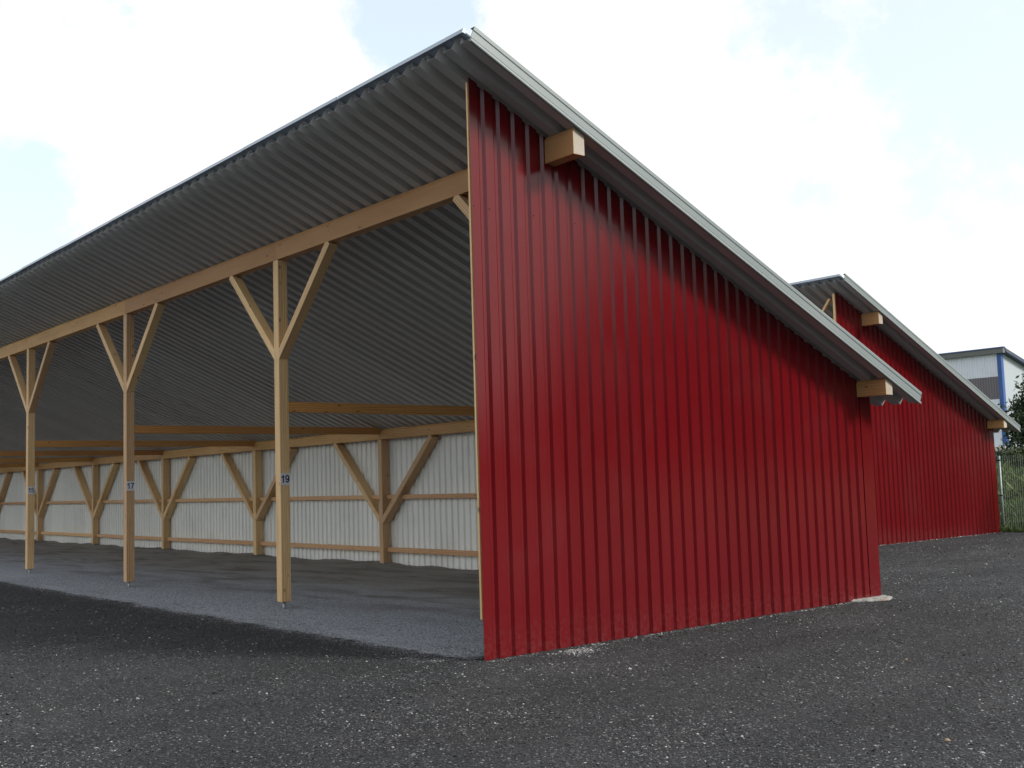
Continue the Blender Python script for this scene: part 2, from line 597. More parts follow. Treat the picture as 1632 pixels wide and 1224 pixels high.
def make_shed(ox, oy, bays, label, numbers, edge_w, side_seed, group):
    root = empty("open_storage_shed", (ox, oy, 0))
    tag(root, label, "shed", group)
    L = bays * 5.0 + 0.1
    rnd = random.Random(side_seed)
    # --- roof sheets, 4 ribs of 0.235 m each, ribs run down the slope (X)
    per, dep = 0.235, 0.080
    nsh = int(math.ceil((L + 2 * OH_S) / (4 * per)))

    def place_roof(yy):
        def f(s, q, t):
            # q: height above the low flats, perpendicular to the roof plane
            return Vector((t + q * SL * CS, yy + s, zr(t) + q * CS))
        return f
    for k in range(nsh):
        y0 = -OH_S + k * 4 * per
        pts = profile(per, 4, 0.110, 0.026, 0.073, dep, 0.0)
        pts = [(s, -q) for s, q in pts]
        pts[-1] = (pts[-1][0] + 0.012, 0.0)
        jit = rnd.uniform(-0.006, 0.006)
        sheet("roof_sheet", pts, place_roof(y0), lambda s: -OH_F + jit, lambda s: OH_R + jit, (ZINC, ZINC_TOP), root, nz=1, thick=-0.0012)
    # --- flashing along the high edge, in lengths that sit on the ribs
    y = -OH_S + 0.085
    k = 0
    while y < L + OH_S:
        ln = 1.98
        y1 = min(y + ln, L + OH_S)
        bm = bmesh.new()
        lift = dep + 0.004 + (k % 2) * 0.004
        tilt = rnd.uniform(-0.004, 0.008)

        def P(t, q, yy):
            return Vector((t + q * SL * CS, yy, zr(t) + q * CS))
        e = -OH_F - 0.03
        ring = [(e + 0.24, lift + 0.002), (e, lift + 0.006 + tilt), (e - 0.004, lift - 0.004 + tilt), (e - 0.0065, lift - 0.004 + tilt), (e - 0.006, lift + 0.044 + tilt), (e + 0.24, lift + 0.014)]
        rows = [[bm.verts.new(P(t, q, yy)) for t, q in ring] for yy in (y, y1)]
        for i in range(len(ring)):
            j = (i + 1) % len(ring)
            bm.faces.new((rows[0][i], rows[0][j], rows[1][j], rows[1][i]))
        bm.faces.new(rows[0]); bm.faces.new(rows[1][::-1])
        bmesh.ops.recalc_face_normals(bm, faces=bm.faces)
        bm_obj("edge_flashing", bm, (FLASH,), root)
        y = y1 + (0.002 if k % 3 else 0.012)
        k += 1
    # --- rake trims on both gable sides
    prof = [(0.000, -0.012), (-0.022, -0.012), (-0.026, -0.004), (-0.022, 0.014), (-0.010, 0.020), (-0.002, 0.026), (-0.006, 0.034), (-0.008, 0.092),
            (-0.001, 0.098), (-0.008, 0.106), (-0.009, 0.136), (-0.006, 0.142), (0.050, 0.142), (0.050, 0.138), (-0.004, 0.137), (0.002, 0.10), (0.004, 0.09)]
    for side, yb in ((1, -OH_S), (-1, L + OH_S)):
        bm = bmesh.new()
        rows = []
        for t in (-OH_F + 0.005, 2.0, 4.0, OH_R + 0.015):
            rows.append([bm.verts.new(Vector((t + q * SL * CS, yb + side * yo, zr(t) + q * CS))) for yo, q in prof])
        for a_, b_ in zip(rows, rows[1:]):
            for i in range(len(prof)):
                j = (i + 1) % len(prof)
                bm.faces.new((a_[i], a_[j], b_[j], b_[i]))
        bm.faces.new(rows[0]); bm.faces.new(rows[-1][::-1])
        bmesh.ops.recalc_face_normals(bm, faces=bm.faces)
        bm_obj("rake_trim", bm, (TRIM,), root)
    # --- gable walls (outer skin red, inner skin darkened to cut bounce light)
    per = 0.168
    for side, yb in ((-1, 0.0), (1, L)):
        def place_w(s, q, t):
            return Vector((s, yb + side * (0.0 + q), t))
        x = 0.0
        idx = 0
        while x < W - 0.17:
            n = 6 if idx else 6
            n = min(n, int((W - 0.16 - x) / per + 0.5))
            if n <= 0:
                break
            pts = profile(per, n, 0.090, 0.024, 0.030, 0.022, x)
            pts.append((pts[-1][0] + 0.014, 0.0))
            if idx == 0:
                pts = [(0.0, 0.0)] + [(p + 0.0, q) for p, q in pts[1:]]
            lift = (idx % 2) * 0.0022 + rnd.uniform(0, 0.0006)
            pts = [(p, q - lift) for p, q in pts]
            b0 = 0.0 + rnd.uniform(-0.01, 0.0)
            sheet("cladding_sheet", pts, place_w, lambda s: b0 - 0.03, lambda s: zr(s) - 0.004, (RED, BACKING), root, nz=1)
            x += n * per
            idx += 1
        # rear corner flashing, an L of plain sheet
        bm = bmesh.new()
        ya, yb2 = (yb - 0.005, yb + 0.14) if side < 0 else (yb - 0.14, yb + 0.005)
        yo = ya if side < 0 else yb2 - 0.004
        bx(bm, W - 0.160, W + 0.050, yo, yo + 0.004, -0.03, zr(W + 0.05) - 0.006)
        bx(bm, W + 0.050, W + 0.054, ya, yb2, -0.03, zr(W + 0.054) - 0.006)
        bm_obj("corner_flashing", bm, (RED,), root)
        # wooden edge board closing the front edge of the gable wall
        yw0, yw1 = (yb + 0.021, yb + 0.021 + edge_w) if side < 0 else (yb - 0.021 - edge_w, yb - 0.021)
        timber("edge_board", (0.05, (yw0 + yw1) / 2, 0.33), (0.05, (yw0 + yw1) / 2, zr(0.0) - 0.045), abs(yw1 - yw0), 0.10, PINE, root, upv=(1, 0, 0))
    if not numbers:
        timber('brace', (0.06, 0.16, 4.80), (0.06, 1.0, 3.70), 0.05, 0.07, PINE, root, upv=(1, 0, 0))
    # screws in the gable, one row at each rail
    bm = bmesh.new()
    for zz, xe in ((3.80, 2.4),):
        xx = 0.055
        k = 0
        while xx < xe:
            if rnd.random() < 0.8 and zz < zr(xx) - 0.25:
                tube(bm, (xx - 0.030 + 0.0, -0.0005, zz + rnd.uniform(-.008, .008)), (xx - 0.030, -0.006, zz), 0.0045, 0.004, 6)
            xx += per * 2 if k % 2 else per
            k += 1
    sc_ = bm_obj("screws", bm, (BLACK,), root)
    tag(sc_, kind="stuff")
    # --- rear wall sheets, seen from inside pale, outside red
    nrs = int(L // (6 * per))
    rem = L - nrs * 6 * per
    me0 = None
    for k in range(nrs + 1):
        n = 6 if k < nrs else max(1, int(rem / per))
        y0 = 0.012 + k * 6 * per

        def place_r(s, q, t):
            return Vector((W + 0.028 + q, y0 + s, t))
        lift = (k % 2) * 0.0025
        pts = [(p, q + lift) for p, q in profile(per, n, 0.080, 0.018, 0.052, 0.026, 0.0)]
        sheet("rear_wall_sheet", pts, place_r, lambda s: -0.02, lambda s: zr(W) - 0.004, (RED_PLAIN, WHITE), root, nz=1)
    # rear wall rails between posts
    py = [0.035 + 0.0] + [5.022 + 5.0 * i for i in range(bays - 1)] + [L - 0.035 - PW]
    for i in range(bays):
        a, b_ = py[i], py[i + 1]
        for zc, hh in ((1.245, 0.076), (0.285, 0.085)):
            timber("wall_rail", (5.725, a + PW * 0.5 + 0.003, zc), (5.725, b_ + PW * 0.5 - 0.003, zc), 0.045, hh, RAILW, root)
    # --- posts, braces
    for i, y0 in enumerate(py):
        yc = y0 + PW / 2
        p = timber("post", (D0 + PW / 2, yc, 0.085), (D0 + PW / 2, yc, 4.300), PW, PW, PINE, root, upv=(1, 0, 0))
        inv = LM[p.name].inverted()
        f = foot(root, D0 + PW / 2, yc, 0.085)
        f.parent = p
        f.matrix_basis = inv
        if numbers and (i in numbers):
            bm = bmesh.new()
            w_, h_ = 0.1265, 0.146
            bx(bm, -w_ / 2, w_ / 2, -h_ / 2, h_ / 2, 0.0, 0.0025)
            tm = text_mesh(numbers[i], 0.092)
            bm2 = bmesh.new()
            bm2.from_mesh(tm)
            for v in bm2.verts:
                v.co.z += 0.0031
            for f_ in bm2.faces:
                f_.material_index = 1
            tmp = bpy.data.meshes.new("t")
            bm2.to_mesh(tmp)
            bm.from_mesh(tmp)
            bm2.free()
            pl = bm_obj("number_plate", bm, (PLATE, INK), p)
            Mw = Matrix(((1, 0, 0, D0 + PW / 2), (0, 0, -1, y0 - 0.0015), (0, 1, 0, 1.572), (0, 0, 0, 1)))
            pl.matrix_basis = inv @ Mw
            pl["label"] = "small white plate with the number %s" % numbers[i]
        # front braces
        xb = D0 + 0.0625
        zb = 3.06
        if i > 0:
            timber("brace", (xb, yc - 0.02, zb + 0.02), (xb, yc - 1.27, 4.305), 0.122, 0.096, PINE, root, upv=(0, 0.7, 0.7))
        if i < bays:
            timber("brace", (xb, yc + 0.02, zb + 0.02), (xb, yc + 1.27, 4.305), 0.122, 0.096, PINE, root, upv=(0, -0.7, 0.7))
        # rear post
        rp = timber("post", (RX + 0.078, yc, 0.045), (RX + 0.078, yc, 2.305), PW, 0.156, PINE, root, upv=(1, 0, 0))
        f = foot(root, RX + PW / 2, yc, 0.045)
        f.parent = rp
        f.matrix_basis = LM[rp.name].inverted()
        if i > 0:
            timber("brace", (RX + 0.088, yc - 0.02, 0.80), (RX + 0.088, yc - 1.62, 2.30), 0.170, 0.100, PINE, root, upv=(0, 0.7, 0.7))
        if i < bays:
            timber("brace", (RX + 0.088, yc + 0.02, 0.80), (RX + 0.088, yc + 1.62, 2.30), 0.170, 0.100, PINE, root, upv=(0, -0.7, 0.7))
        # tie beam across the shed
        if 0 < i < bays:
            timber("tie_beam", (D0 + PW + 0.002, yc, 2.463), (RX - 0.004, yc, 2.463), 0.12, 0.125, SPRUCE, root)
    # --- purlins in bay lengths, their top planed to the roof slope
    def purlin(name, x0, x1, zb, y0, y1, chamfer=True, outer=0):
        bm = bmesh.new()
        zt0, zt1 = zr(x0 + 0.012) - 0.004, zr(x1) - 0.004
        ring = [(x0, zb), (x0, zt0 - 0.045), (x0 + 0.022, zt0 - 0.004), (x1 - 0.012, zt1 + 0.003), (x1, zt1 - 0.014), (x1, zb)]
        r0 = [bm.verts.new((y0, -(xx), zz)) for xx, zz in ring]
        r1 = [bm.verts.new((y1, -(xx), zz)) for xx, zz in ring]
        for i in range(len(ring)):
            j = (i + 1) % len(ring)
            bm.faces.new((r0[i], r0[j], r1[j], r1[i]))
        f0 = bm.faces.new(r0); f1 = bm.faces.new(r1[::-1])
        f0.material_index = 1; f1.material_index = 1
        bmesh.ops.recalc_face_normals(bm, faces=bm.faces)
        bmesh.ops.bevel(bm, geom=[e for e in bm.edges], offset=0.0025, segments=1, affect='EDGES')
        o = bm_obj(name, bm, (PURL, ENDG), root)
        # local X runs along world Y
        o.matrix_local = Matrix(((0, -1, 0, 0), (1, 0, 0, 0), (0, 0, 1, 0), (0, 0, 0, 1)))
        return o
    cuts = [-0.375] + [p_ + PW / 2 for p_ in py[1:-1]] + [L + 0.375]
    for a, b_ in zip(cuts, cuts[1:]):
        purlin("front_purlin", D0, D0 + PW + 0.008, 4.302, a, b_ - 0.003)
        purlin("rear_purlin", RX - 0.004, RX + 0.132, 2.308, a, b_ - 0.003)
    return root


make_shed(0, 0, 8, "nearer open-fronted timber shed with red ribbed end wall and posts numbered 15, 17 and 19", {1: "19", 2: "17", 3: "15"}, 0.022, 3, "red sheds in the yard")
make_shed(12.745, 4.939, 5, "farther red shed at the right, half hidden behind the nearer one", None, 0.05, 5, "red sheds in the yard")

# ------------------------------------------------------------------ fence of welded mesh panels
fr = empty("mesh_fence", (18.93, 0, 0))
tag(fr, "pale wire mesh fence with round posts, standing behind the farther shed's corner", "fence")
FY = [5.02 - 2.5 * i for i in range(-5, 6)]
for y in FY:
    bm = bmesh.new()
    tube(bm, (0, 0, -0.2), (0, 0, 1.70), 0.030, 0.030, 12)
    tube(bm, (0, 0, 1.70), (0, 0, 1.725), 0.033, 0.026, 12, 1)
    po = bm_obj("fence_post", bm, (FENCE, BLACK), fr, (0, y, 0))
    for z in (0.13, 0.81, 1.60):
        bm = bmesh.new()
        tube(bm, (0, 0, z - 0.018), (0, 0, z + 0.018), 0.036, 0.036, 12)
        bx(bm, -0.055, -0.02, -0.02, 0.02, z - 0.016, z + 0.016)
        bm_obj("clip", bm, (BLACK,), po)
bm = bmesh.new()
zs_ = np.arange(0.05, 1.70, 0.178)
for z in zs_:
    bx(bm, -0.006, -0.001, 0.035, 2.465, z - 0.003, z + 0.003)
    bx(bm, 0.005, 0.010, 0.035, 2.465, z - 0.003, z + 0.003)
yy = 0.045
while yy < 2.46:
    bx(bm, -0.001, 0.005, yy - 0.0022, yy + 0.0022, 0.03, 1.70)
    yy += 0.05
WM = WIRE
pm = None
for y in FY[1:]:
    if pm is None:
        o = bm_obj("mesh_panel", bm, (WIRE,), fr, (-0.045, y, 0))
        pm = o.data
    else:
        o = link("mesh_panel", pm, fr, loc=(-0.045, y, 0))

# ------------------------------------------------------------------ bank behind the fence
bm = bmesh.new()
XS = np.concatenate([np.arange(19.3, 30, 0.45), [32, 36, 42, 60, 120]])
YS = np.concatenate([[-60, -30], np.arange(-14, 32, 0.6), [40, 60]])


def bank_z(x, y):
    k = max(0.0, min(1.0, (x - 19.5) / 6.5))
    k = k * k * (3 - 2 * k)
    return -0.02 + 1.30 * k + 0.07 * math.sin(x * 1.3 + y * 0.9) * k + 0.06 * math.sin(y * 1.7 - x * 0.6) * k


rows = [[bm.verts.new((x, y, bank_z(x, y))) for x in XS] for y in YS]
for j in range(len(YS) - 1):
    for i in range(len(XS) - 1):
        bm.faces.new((rows[j][i], rows[j][i + 1], rows[j + 1][i + 1], rows[j + 1][i]))
mt, t, b = newmat("turf")
v = coords(t, rnd=False)
c = ramp(t, noise(t, v, 1.4, 6, 0.65), [(0.3, (0.030, 0.050, 0.016)), (0.55, (0.065, 0.095, 0.032)), (0.75, (0.11, 0.115, 0.055))])
t.links.new(c, b.inputs["Base Color"])
b.inputs["Roughness"].default_value = 0.9
bump(t, b, noise(t, v, 30, 4), 1.0, 0.03)
TURF = mt
bk = bm_obj("grass_bank", bm, (TURF,), None, smooth=True)
tag(bk, "grassy bank rising behind the wire fence", kind="structure")


# leaf material
def leafmat(name, a, b_, c_):
    mt, t, b = newmat(name)
    at = N(t, "ShaderNodeAttribute", attribute_name=ATT)
    col = ramp(t, at.outputs["Fac"], [(0.0, a), (0.5, b_), (1.0, c_)])
    t.links.new(col, b.inputs["Base Color"])
    b.inputs["Roughness"].default_value = 0.6
    b.inputs["Specular IOR Level"].default_value = 0.3
    return mt


GRASS = leafmat("grass_blades", (0.035, 0.065, 0.018), (0.085, 0.125, 0.038), (0.15, 0.17, 0.065))
LEAF = leafmat("tree_leaves", (0.012, 0.026, 0.012), (0.028, 0.050, 0.022), (0.06, 0.085, 0.035))
LEAFP = leafmat("shrub_leaves", (0.02, 0.035, 0.012), (0.045, 0.07, 0.025), (0.09, 0.11, 0.05))
mt, t, b = newmat("bark")
c = ramp(t, noise(t, coords(t, (8, 8, 2)), 2, 5), [(0.3, (0.035, 0.028, 0.022)), (0.7, (0.11, 0.09, 0.07))])
t.links.new(c, b.inputs["Base Color"])
b.inputs["Roughness"].default_value = 0.9
BARK = mt


def mesh_fast(name, V, F, tint=None):
    """V (n,3), F (m,k) with constant k"""
    me = bpy.data.meshes.new(name)
    nv, (nf, k) = len(V), F.shape
    me.vertices.add(nv)
    me.vertices.foreach_set("co", np.ascontiguousarray(V, dtype=np.float32).ravel())
    me.loops.add(nf * k)
    me.loops.foreach_set("vertex_index", np.ascontiguousarray(F, dtype=np.int32).ravel())
    me.polygons.add(nf)
    me.polygons.foreach_set("loop_start", np.arange(0, nf * k, k, dtype=np.int32))
    me.update(calc_edges=True)
    if tint is not None:
        a = me.attributes.new(ATT, 'FLOAT', 'POINT')
        a.data.foreach_set("value", np.ascontiguousarray(tint, dtype=np.float32))
    me.validate()
    return me


def blades(n, xr, yr, h, seed):
    r = np.random.default_rng(seed)
    x = xr[0] + (xr[1] - xr[0]) * r.random(n) ** 1.3
    y = r.uniform(*yr, n)
    z = np.array([bank_z(a, c) for a, c in zip(x, y)])
    z = np.where(x < 19.3, 0, z)
    clump = 0.5 + 0.5 * np.sin(x * 2.1 + 1.3 * np.sin(y * 1.9)) * np.sin(y * 2.6)
    hh = h * (0.4 + r.random(n) * 0.8) * (0.5 + clump)
    a = r.uniform(0, 2 * np.pi, n)
    w = 0.006 + 0.010 * r.random(n)
    lean = r.normal(0, 0.35, (n, 2)) * hh[:, None]
    V = np.zeros((n, 4, 3))
    base = np.stack([x, y, z - 0.02], 1)
    off = np.stack([np.cos(a) * w, np.sin(a) * w, np.zeros(n)], 1)
    mid = base + np.concatenate([lean * 0.4, (hh * 0.6)[:, None]], 1)
    tip = base + np.concatenate([lean, hh[:, None]], 1)
    V[:, 0] = base - off
    V[:, 1] = base + off
    V[:, 2] = mid + off * 0.9
    V[:, 3] = tip
    F = np.arange(n * 4).reshape(n, 4)
    t_ = np.repeat(np.clip(0.5 * clump + 0.5 * r.random(n), 0, 1), 4)
    return V.reshape(-1, 3), F, t_


V, F, T = blades(60000, (19.15, 30), (-6, 14), 0.30, 4)
o = link("bank_grass", mesh_fast("bank_grass", V, F, T), None, (GRASS,))
tag(o, "tall uneven grass growing on the bank behind the fence", "grass", kind="stuff")
V, F, T = blades(2600, (18.62, 19.1), (4.4, 8), 0.16, 9)
V[:, 2] = np.maximum(V[:, 2], -0.02)
o = link("weeds", mesh_fast("weeds", V, F, T), None, (GRASS,))
tag(o, "low weeds at the foot of the fence behind the farther shed corner", "weeds", kind="stuff")


def tree(name, x, y, z0, height, crown_r, crown_z, nleaf, seed, label, cat, mat, leaf=0.11, squash=0.85, group=None, stems=1):
    r = np.random.default_rng(seed)
    pr = random.Random(seed)
    root = empty(name, (x, y, z0))
    tag(root, label, cat, group)
    bm = bmesh.new()
    tips = []
    for s in range(stems):
        p = Vector((0.15 * s, 0.1 * s, -0.2))
        d = Vector((pr.uniform(-.12, .12), pr.uniform(-.12, .12), 1)).normalized()
        rad = 0.05 * height / 4 / (stems ** 0.5) + 0.03
        segs = 6
        for i in range(segs):
            q = p + d * (height * 0.8 / segs)
            tube(bm, p, q, rad, rad * 0.82, 8)
            if i >= 1:
                for _ in range(3):
                    a = pr.uniform(0, 6.28)
                    e = Vector((math.cos(a), math.sin(a), pr.uniform(0.2, 0.9))).normalized()
                    ln = crown_r * pr.uniform(0.5, 0.95)
                    q2 = q + e * ln * 0.55
                    q3 = q2 + (e + Vector((pr.uniform(-.5, .5), pr.uniform(-.5, .5), pr.uniform(-.2, .5)))).normalized() * ln * 0.5
                    tube(bm, q, q2, rad * 0.45, rad * 0.28, 6)
                    tube(bm, q2, q3, rad * 0.28, rad * 0.08, 5)
                    tips += [q2, q3]
            p = q
            rad *= 0.82
            d = (d + Vector((pr.uniform(-.15, .15), pr.uniform(-.15, .15), 0))).normalized()
    bm_obj("trunk", bm, (BARK,), root)
    # clumps through the crown
    nc = 70
    u = r.normal(size=(nc, 3))
    u /= np.linalg.norm(u, axis=1)[:, None]
    rr = crown_r * r.uniform(0.45, 1.08, nc)
    cen = u * rr[:, None]
    cen[:, 2] = cen[:, 2] * squash + crown_z
    if tips:
        tp = np.array([tuple(v) for v in tips])
        cen = np.concatenate([cen, tp])
    cr = crown_r * r.uniform(0.13, 0.30, len(cen))
    pick = r.integers(0, len(cen), nleaf)
    g_ = r.normal(size=(nleaf, 3)) * 0.55
    P = cen[pick] + g_ * cr[pick][:, None]
    P[:, 2] = np.maximum(P[:, 2], 0.05)
    # leaf quads (folded diamond)
    a = r.normal(size=(nleaf, 3)); a /= np.linalg.norm(a, axis=1)[:, None]
    b2 = r.normal(size=(nleaf, 3)); b2 -= (b2 * a).sum(1)[:, None] * a
    b2 /= np.linalg.norm(b2, axis=1)[:, None]
    s = leaf * r.uniform(0.5, 1.15, nleaf)[:, None]
    V = np.stack([P - a * s, P + b2 * s * 0.42, P + a * s, P - b2 * s * 0.42], 1).reshape(-1, 3)
    ct = r.random(len(cen))
    T = np.repeat(np.clip(ct[pick] * 0.6 + r.random(nleaf) * 0.4, 0, 1), 4)
    me = mesh_fast("crown", V, np.arange(nleaf * 4).reshape(-1, 4), T)
    link("crown", me, root, (mat,))
    return root


def at_px(px, dist):
    """ground position at a horizontal distance along the view through photo column px"""
    d = fw + rt * ((px - 816) / 1775.6)
    k = dist / math.hypot(d.x, d.y)
    return -5.7504 + d.x * k, -7.3006 + d.y * k


tx, ty = at_px(1658, 44)
tree("deciduous_tree", tx, ty, 1.2, 3.2, 1.25, 2.0, 9000, 21, "dark leafy tree beside the farther shed's low eave, in front of the factory corner", "tree", LEAF, leaf=0.10)
tx, ty = at_px(1700, 49)
tree("deciduous_tree", tx, ty, 1.2, 4.6, 1.9, 2.6, 12000, 33, "dark leafy tree at the right edge behind the wire fence", "tree", LEAF, leaf=0.12)
for i, (px, ds, s, lab) in enumerate([(1598, 38, 1, "low dark shrub right behind the fence post, at the top of the bank"),
                                      (1626, 37, 2, "broad dark shrub on top of the grassy bank under the tree"),
                                      (1668, 39, 3, "dark shrub at the right end of the row on the bank")]):
    tx, ty = at_px(px, ds)
    tree("shrub", tx, ty, 1.05, 1.0, 0.62, 0.50, 4200, 50 + s, lab, "shrub", LEAFP if i == 1 else LEAF, leaf=0.07, squash=0.62, group="shrubs on the bank", stems=3)
# thin bare branch fallen on the bank
bm = bmesh.new()
p0 = Vector((22.2, 6.9, bank_z(22.2, 6.9) + 0.06))
for i in range(5):
    p1 = p0 + Vector((0.25, -0.24, 0.13 + 0.03 * (i % 2)))
    tube(bm, p0, p1, 0.022 - i * 0.003, 0.019 - i * 0.003, 6)
    p0 = p1
o = bm_obj("branch", bm, (BLACK,))
tag(o, "thin dark branch leaning on the grassy bank behind the fence", "branch")

# ------------------------------------------------------------------ unseen trees, added and shaped to darken the red walls' reflections
r = np.random.default_rng(77)
n = 42000
an = np.concatenate([r.uniform(R(125), R(305), 7000), r.uniform(R(196), R(264), 16000), r.uniform(R(305), R(356), 19000)])
dg = np.degrees(an)
hh = np.interp(dg, [125, 188, 204, 232, 240, 262, 276, 306, 315, 319, 323, 328, 340, 356], [3.5, 5, 13, 14, 20, 20, 5, 3.8, 4.5, 7.5, 12, 16, 19, 19]) * (1 + 0.12 * np.sin(an * 9) + 0.10 * np.sin(an * 37 + 1) + 0.08 * np.sin(an * 91))
ds = 62 + 8 * np.sin(an * 5) + r.normal(0, 2.2, n)
z = hh * r.random(n) ** 0.7
P = np.stack([-5.75 + np.cos(an) * ds, -7.3 + np.sin(an) * ds, z], 1)
a = r.normal(size=(n, 3)); a /= np.linalg.norm(a, axis=1)[:, None]
b2 = r.normal(size=(n, 3)); b2 -= (b2 * a).sum(1)[:, None] * a
b2 /= np.linalg.norm(b2, axis=1)[:, None]
s_ = 0.8 * r.uniform(0.5, 1.3, n)[:, None]
V = np.stack([P - a * s_, P + b2 * s_ * 0.6, P + a * s_, P - b2 * s_ * 0.6], 1).reshape(-1, 3)
V[:, 2] = np.maximum(V[:, 2], 0.02)
o = link("added_tree_belt", mesh_fast("added_tree_belt", V, np.arange(n * 4).reshape(-1, 4), np.repeat(r.random(n), 4)), None, (LEAF,))
tag(o, "unseen belt of dark trees added so the red walls reflect less sky", "added trees", kind="stuff")

# ------------------------------------------------------------------ factory hall far right
fx, fy = 94.7, 42.0
hall = empty("factory_hall", (fx, fy, 0))
tag(hall, "tall industrial hall with white and dark ribbed cladding and a blue corner post", "building")


def clad(name, z0, z1, mat, y0, y1, off):
    pts = profile(0.25, int((y1 - y0) / 0.25), 0.11, 0.035, 0.07, 0.05, y0)

    def pl(s, q, t_):
        return Vector((off - q - 0.05, s, t_))
    return sheet(name, pts, pl, lambda s: z0, lambda s: z1, (mat, mat), hall, thick=0.01)


clad("upper_cladding", 9.77, 11.88, CLAD_W, 0.35, 32, 0)
clad("dark_cladding_band", 7.70, 9.75, CLAD_D, 0.35, 32, 0)
clad("lower_cladding", 3.32, 7.68, CLAD_W, 0.35, 32, 0)
bm = bmesh.new()
bx(bm, 0.02, 26, 0.05, 32, 0, 3.0); bx(bm, -0.35, 0.02, 0.0, 32, 0, 3.30)
bm_obj("plinth", bm, (BEIGE,), hall)
bm = bmesh.new()          # gable face that follows the falling roof
pts = [(0.3, 0.0), (26, 0.0), (26, 12.0 - 0.262 * 26), (0.3, 12.0 - 0.08)]
for yy_ in (0.0, 0.3):
    pass
a_ = [bm.verts.new((x, 0.02, z)) for x, z in pts]
b_ = [bm.verts.new((x, 0.35, z)) for x, z in pts]
bm.faces.new(a_); bm.faces.new(b_[::-1])
for i in range(4):
    j = (i + 1) % 4
    bm.faces.new((a_[i], a_[j], b_[j], b_[i]))
bmesh.ops.recalc_face_normals(bm, faces=bm.faces)
bm_obj("gable_wall", bm, (CLAD_G,), hall)
bm = bmesh.new()
bx(bm, -0.12, 0.32, -0.06, 0.34, 0.0, 11.95)
bm_obj("corner_post", bm, (BLUE,), hall)
bm = bmesh.new()
bx(bm, -0.52, -0.06, -0.52, 32.35, 12.345, 12.44)
bm_obj("eaves_strip", bm, (BLUE,), hall)
bm = bmesh.new()
bx(bm, -0.45, -0.05, -0.45, 32.3, 11.88, 12.34)
bm_obj("fascia", bm, (FASCIA,), hall)
bm = bmesh.new()
a_ = [bm.verts.new((x, y, z)) for x, y, z in ((-0.05, -0.5, 12.345), (26.5, -0.5, 12.345 - 0.262 * 26.5), (26.5, 32.3, 12.345 - 0.262 * 26.5), (-0.05, 32.3, 12.345))]
b_ = [bm.verts.new((v.co.x, v.co.y, v.co.z - 0.34)) for v in a_]
bm.faces.new(a_); bm.faces.new(b_[::-1])
for i in range(4):
    j = (i + 1) % 4
    bm.faces.new((a_[i], a_[j], b_[j], b_[i]))
bmesh.ops.recalc_face_normals(bm, faces=bm.faces)
bm_obj("roof", bm, (painted("dark_blue_roof", (0.03, 0.05, 0.09), rough=0.5),), hall)

# ------------------------------------------------------------------ concrete, grit and chips
mt, t, b = newmat("pale_concrete")
v = coords(t)
c = ramp(t, noise(t, v, 18, 6, 0.7), [(0.35, (0.10, 0.10, 0.095)), (0.5, (0.27, 0.265, 0.255)), (0.75, (0.42, 0.42, 0.41))])
t.links.new(c, b.inputs["Base Color"])
b.inputs["Roughness"].default_value = 0.9
bump(t, b, noise(t, v, 60, 4), 1.0, 0.006)
CONC = mt


def footing(name, cx, cy, r, h, seed, label):
    pr = random.Random(seed)
    bm = bmesh.new()
    n = 36
    ph = [pr.uniform(0, 6.28) for _ in range(5)]

    def rad(a):
        return r * (1 + 0.06 * math.sin(2 * a + ph[0]) + 0.05 * math.sin(5 * a + ph[1]) + 0.04 * math.sin(11 * a + ph[2]))
    rings = []
    for k, (f, z) in enumerate([(1.05, -0.01), (1.0, h * 0.6), (0.9, h), (0.5, h * 1.15)]):
        rings.append([bm.verts.new((cx + rad(a) * f * math.cos(a), cy + rad(a) * f * math.sin(a), z + (pr.uniform(-.004, .004) if k else 0))) for a in [6.2832 * i / n for i in range(n)]])
    for a_, b_ in zip(rings, rings[1:]):
        for i in range(n):
            j = (i + 1) % n
            bm.faces.new((a_[i], a_[j], b_[j], b_[i]))
    bm.faces.new(rings[-1])
    o = bm_obj(name, bm, (CONC,))
    tag(o, label, "footing")
    return o


footing("concrete_footing", 5.60, 0.05, 0.31, 0.014, 3, "round pale concrete footing under the rear corner of the nearer red wall")


def stonemat(name):
    mt, t, b = newmat(name)
    at = N(t, "ShaderNodeAttribute", attribute_name=ATT)
    col = ramp(t, at.outputs["Fac"], [(0.0, (0.013, 0.0135, 0.016)), (0.55, (0.040, 0.041, 0.045)), (0.82, (0.112, 0.116, 0.124)), (0.95, (0.26, 0.265, 0.27)), (1.0, (0.5, 0.49, 0.46))])
    t.links.new(col, b.inputs["Base Color"])
    b.inputs["Roughness"].default_value = 0.75
    return mt


STONE = stonemat("grit_stones")


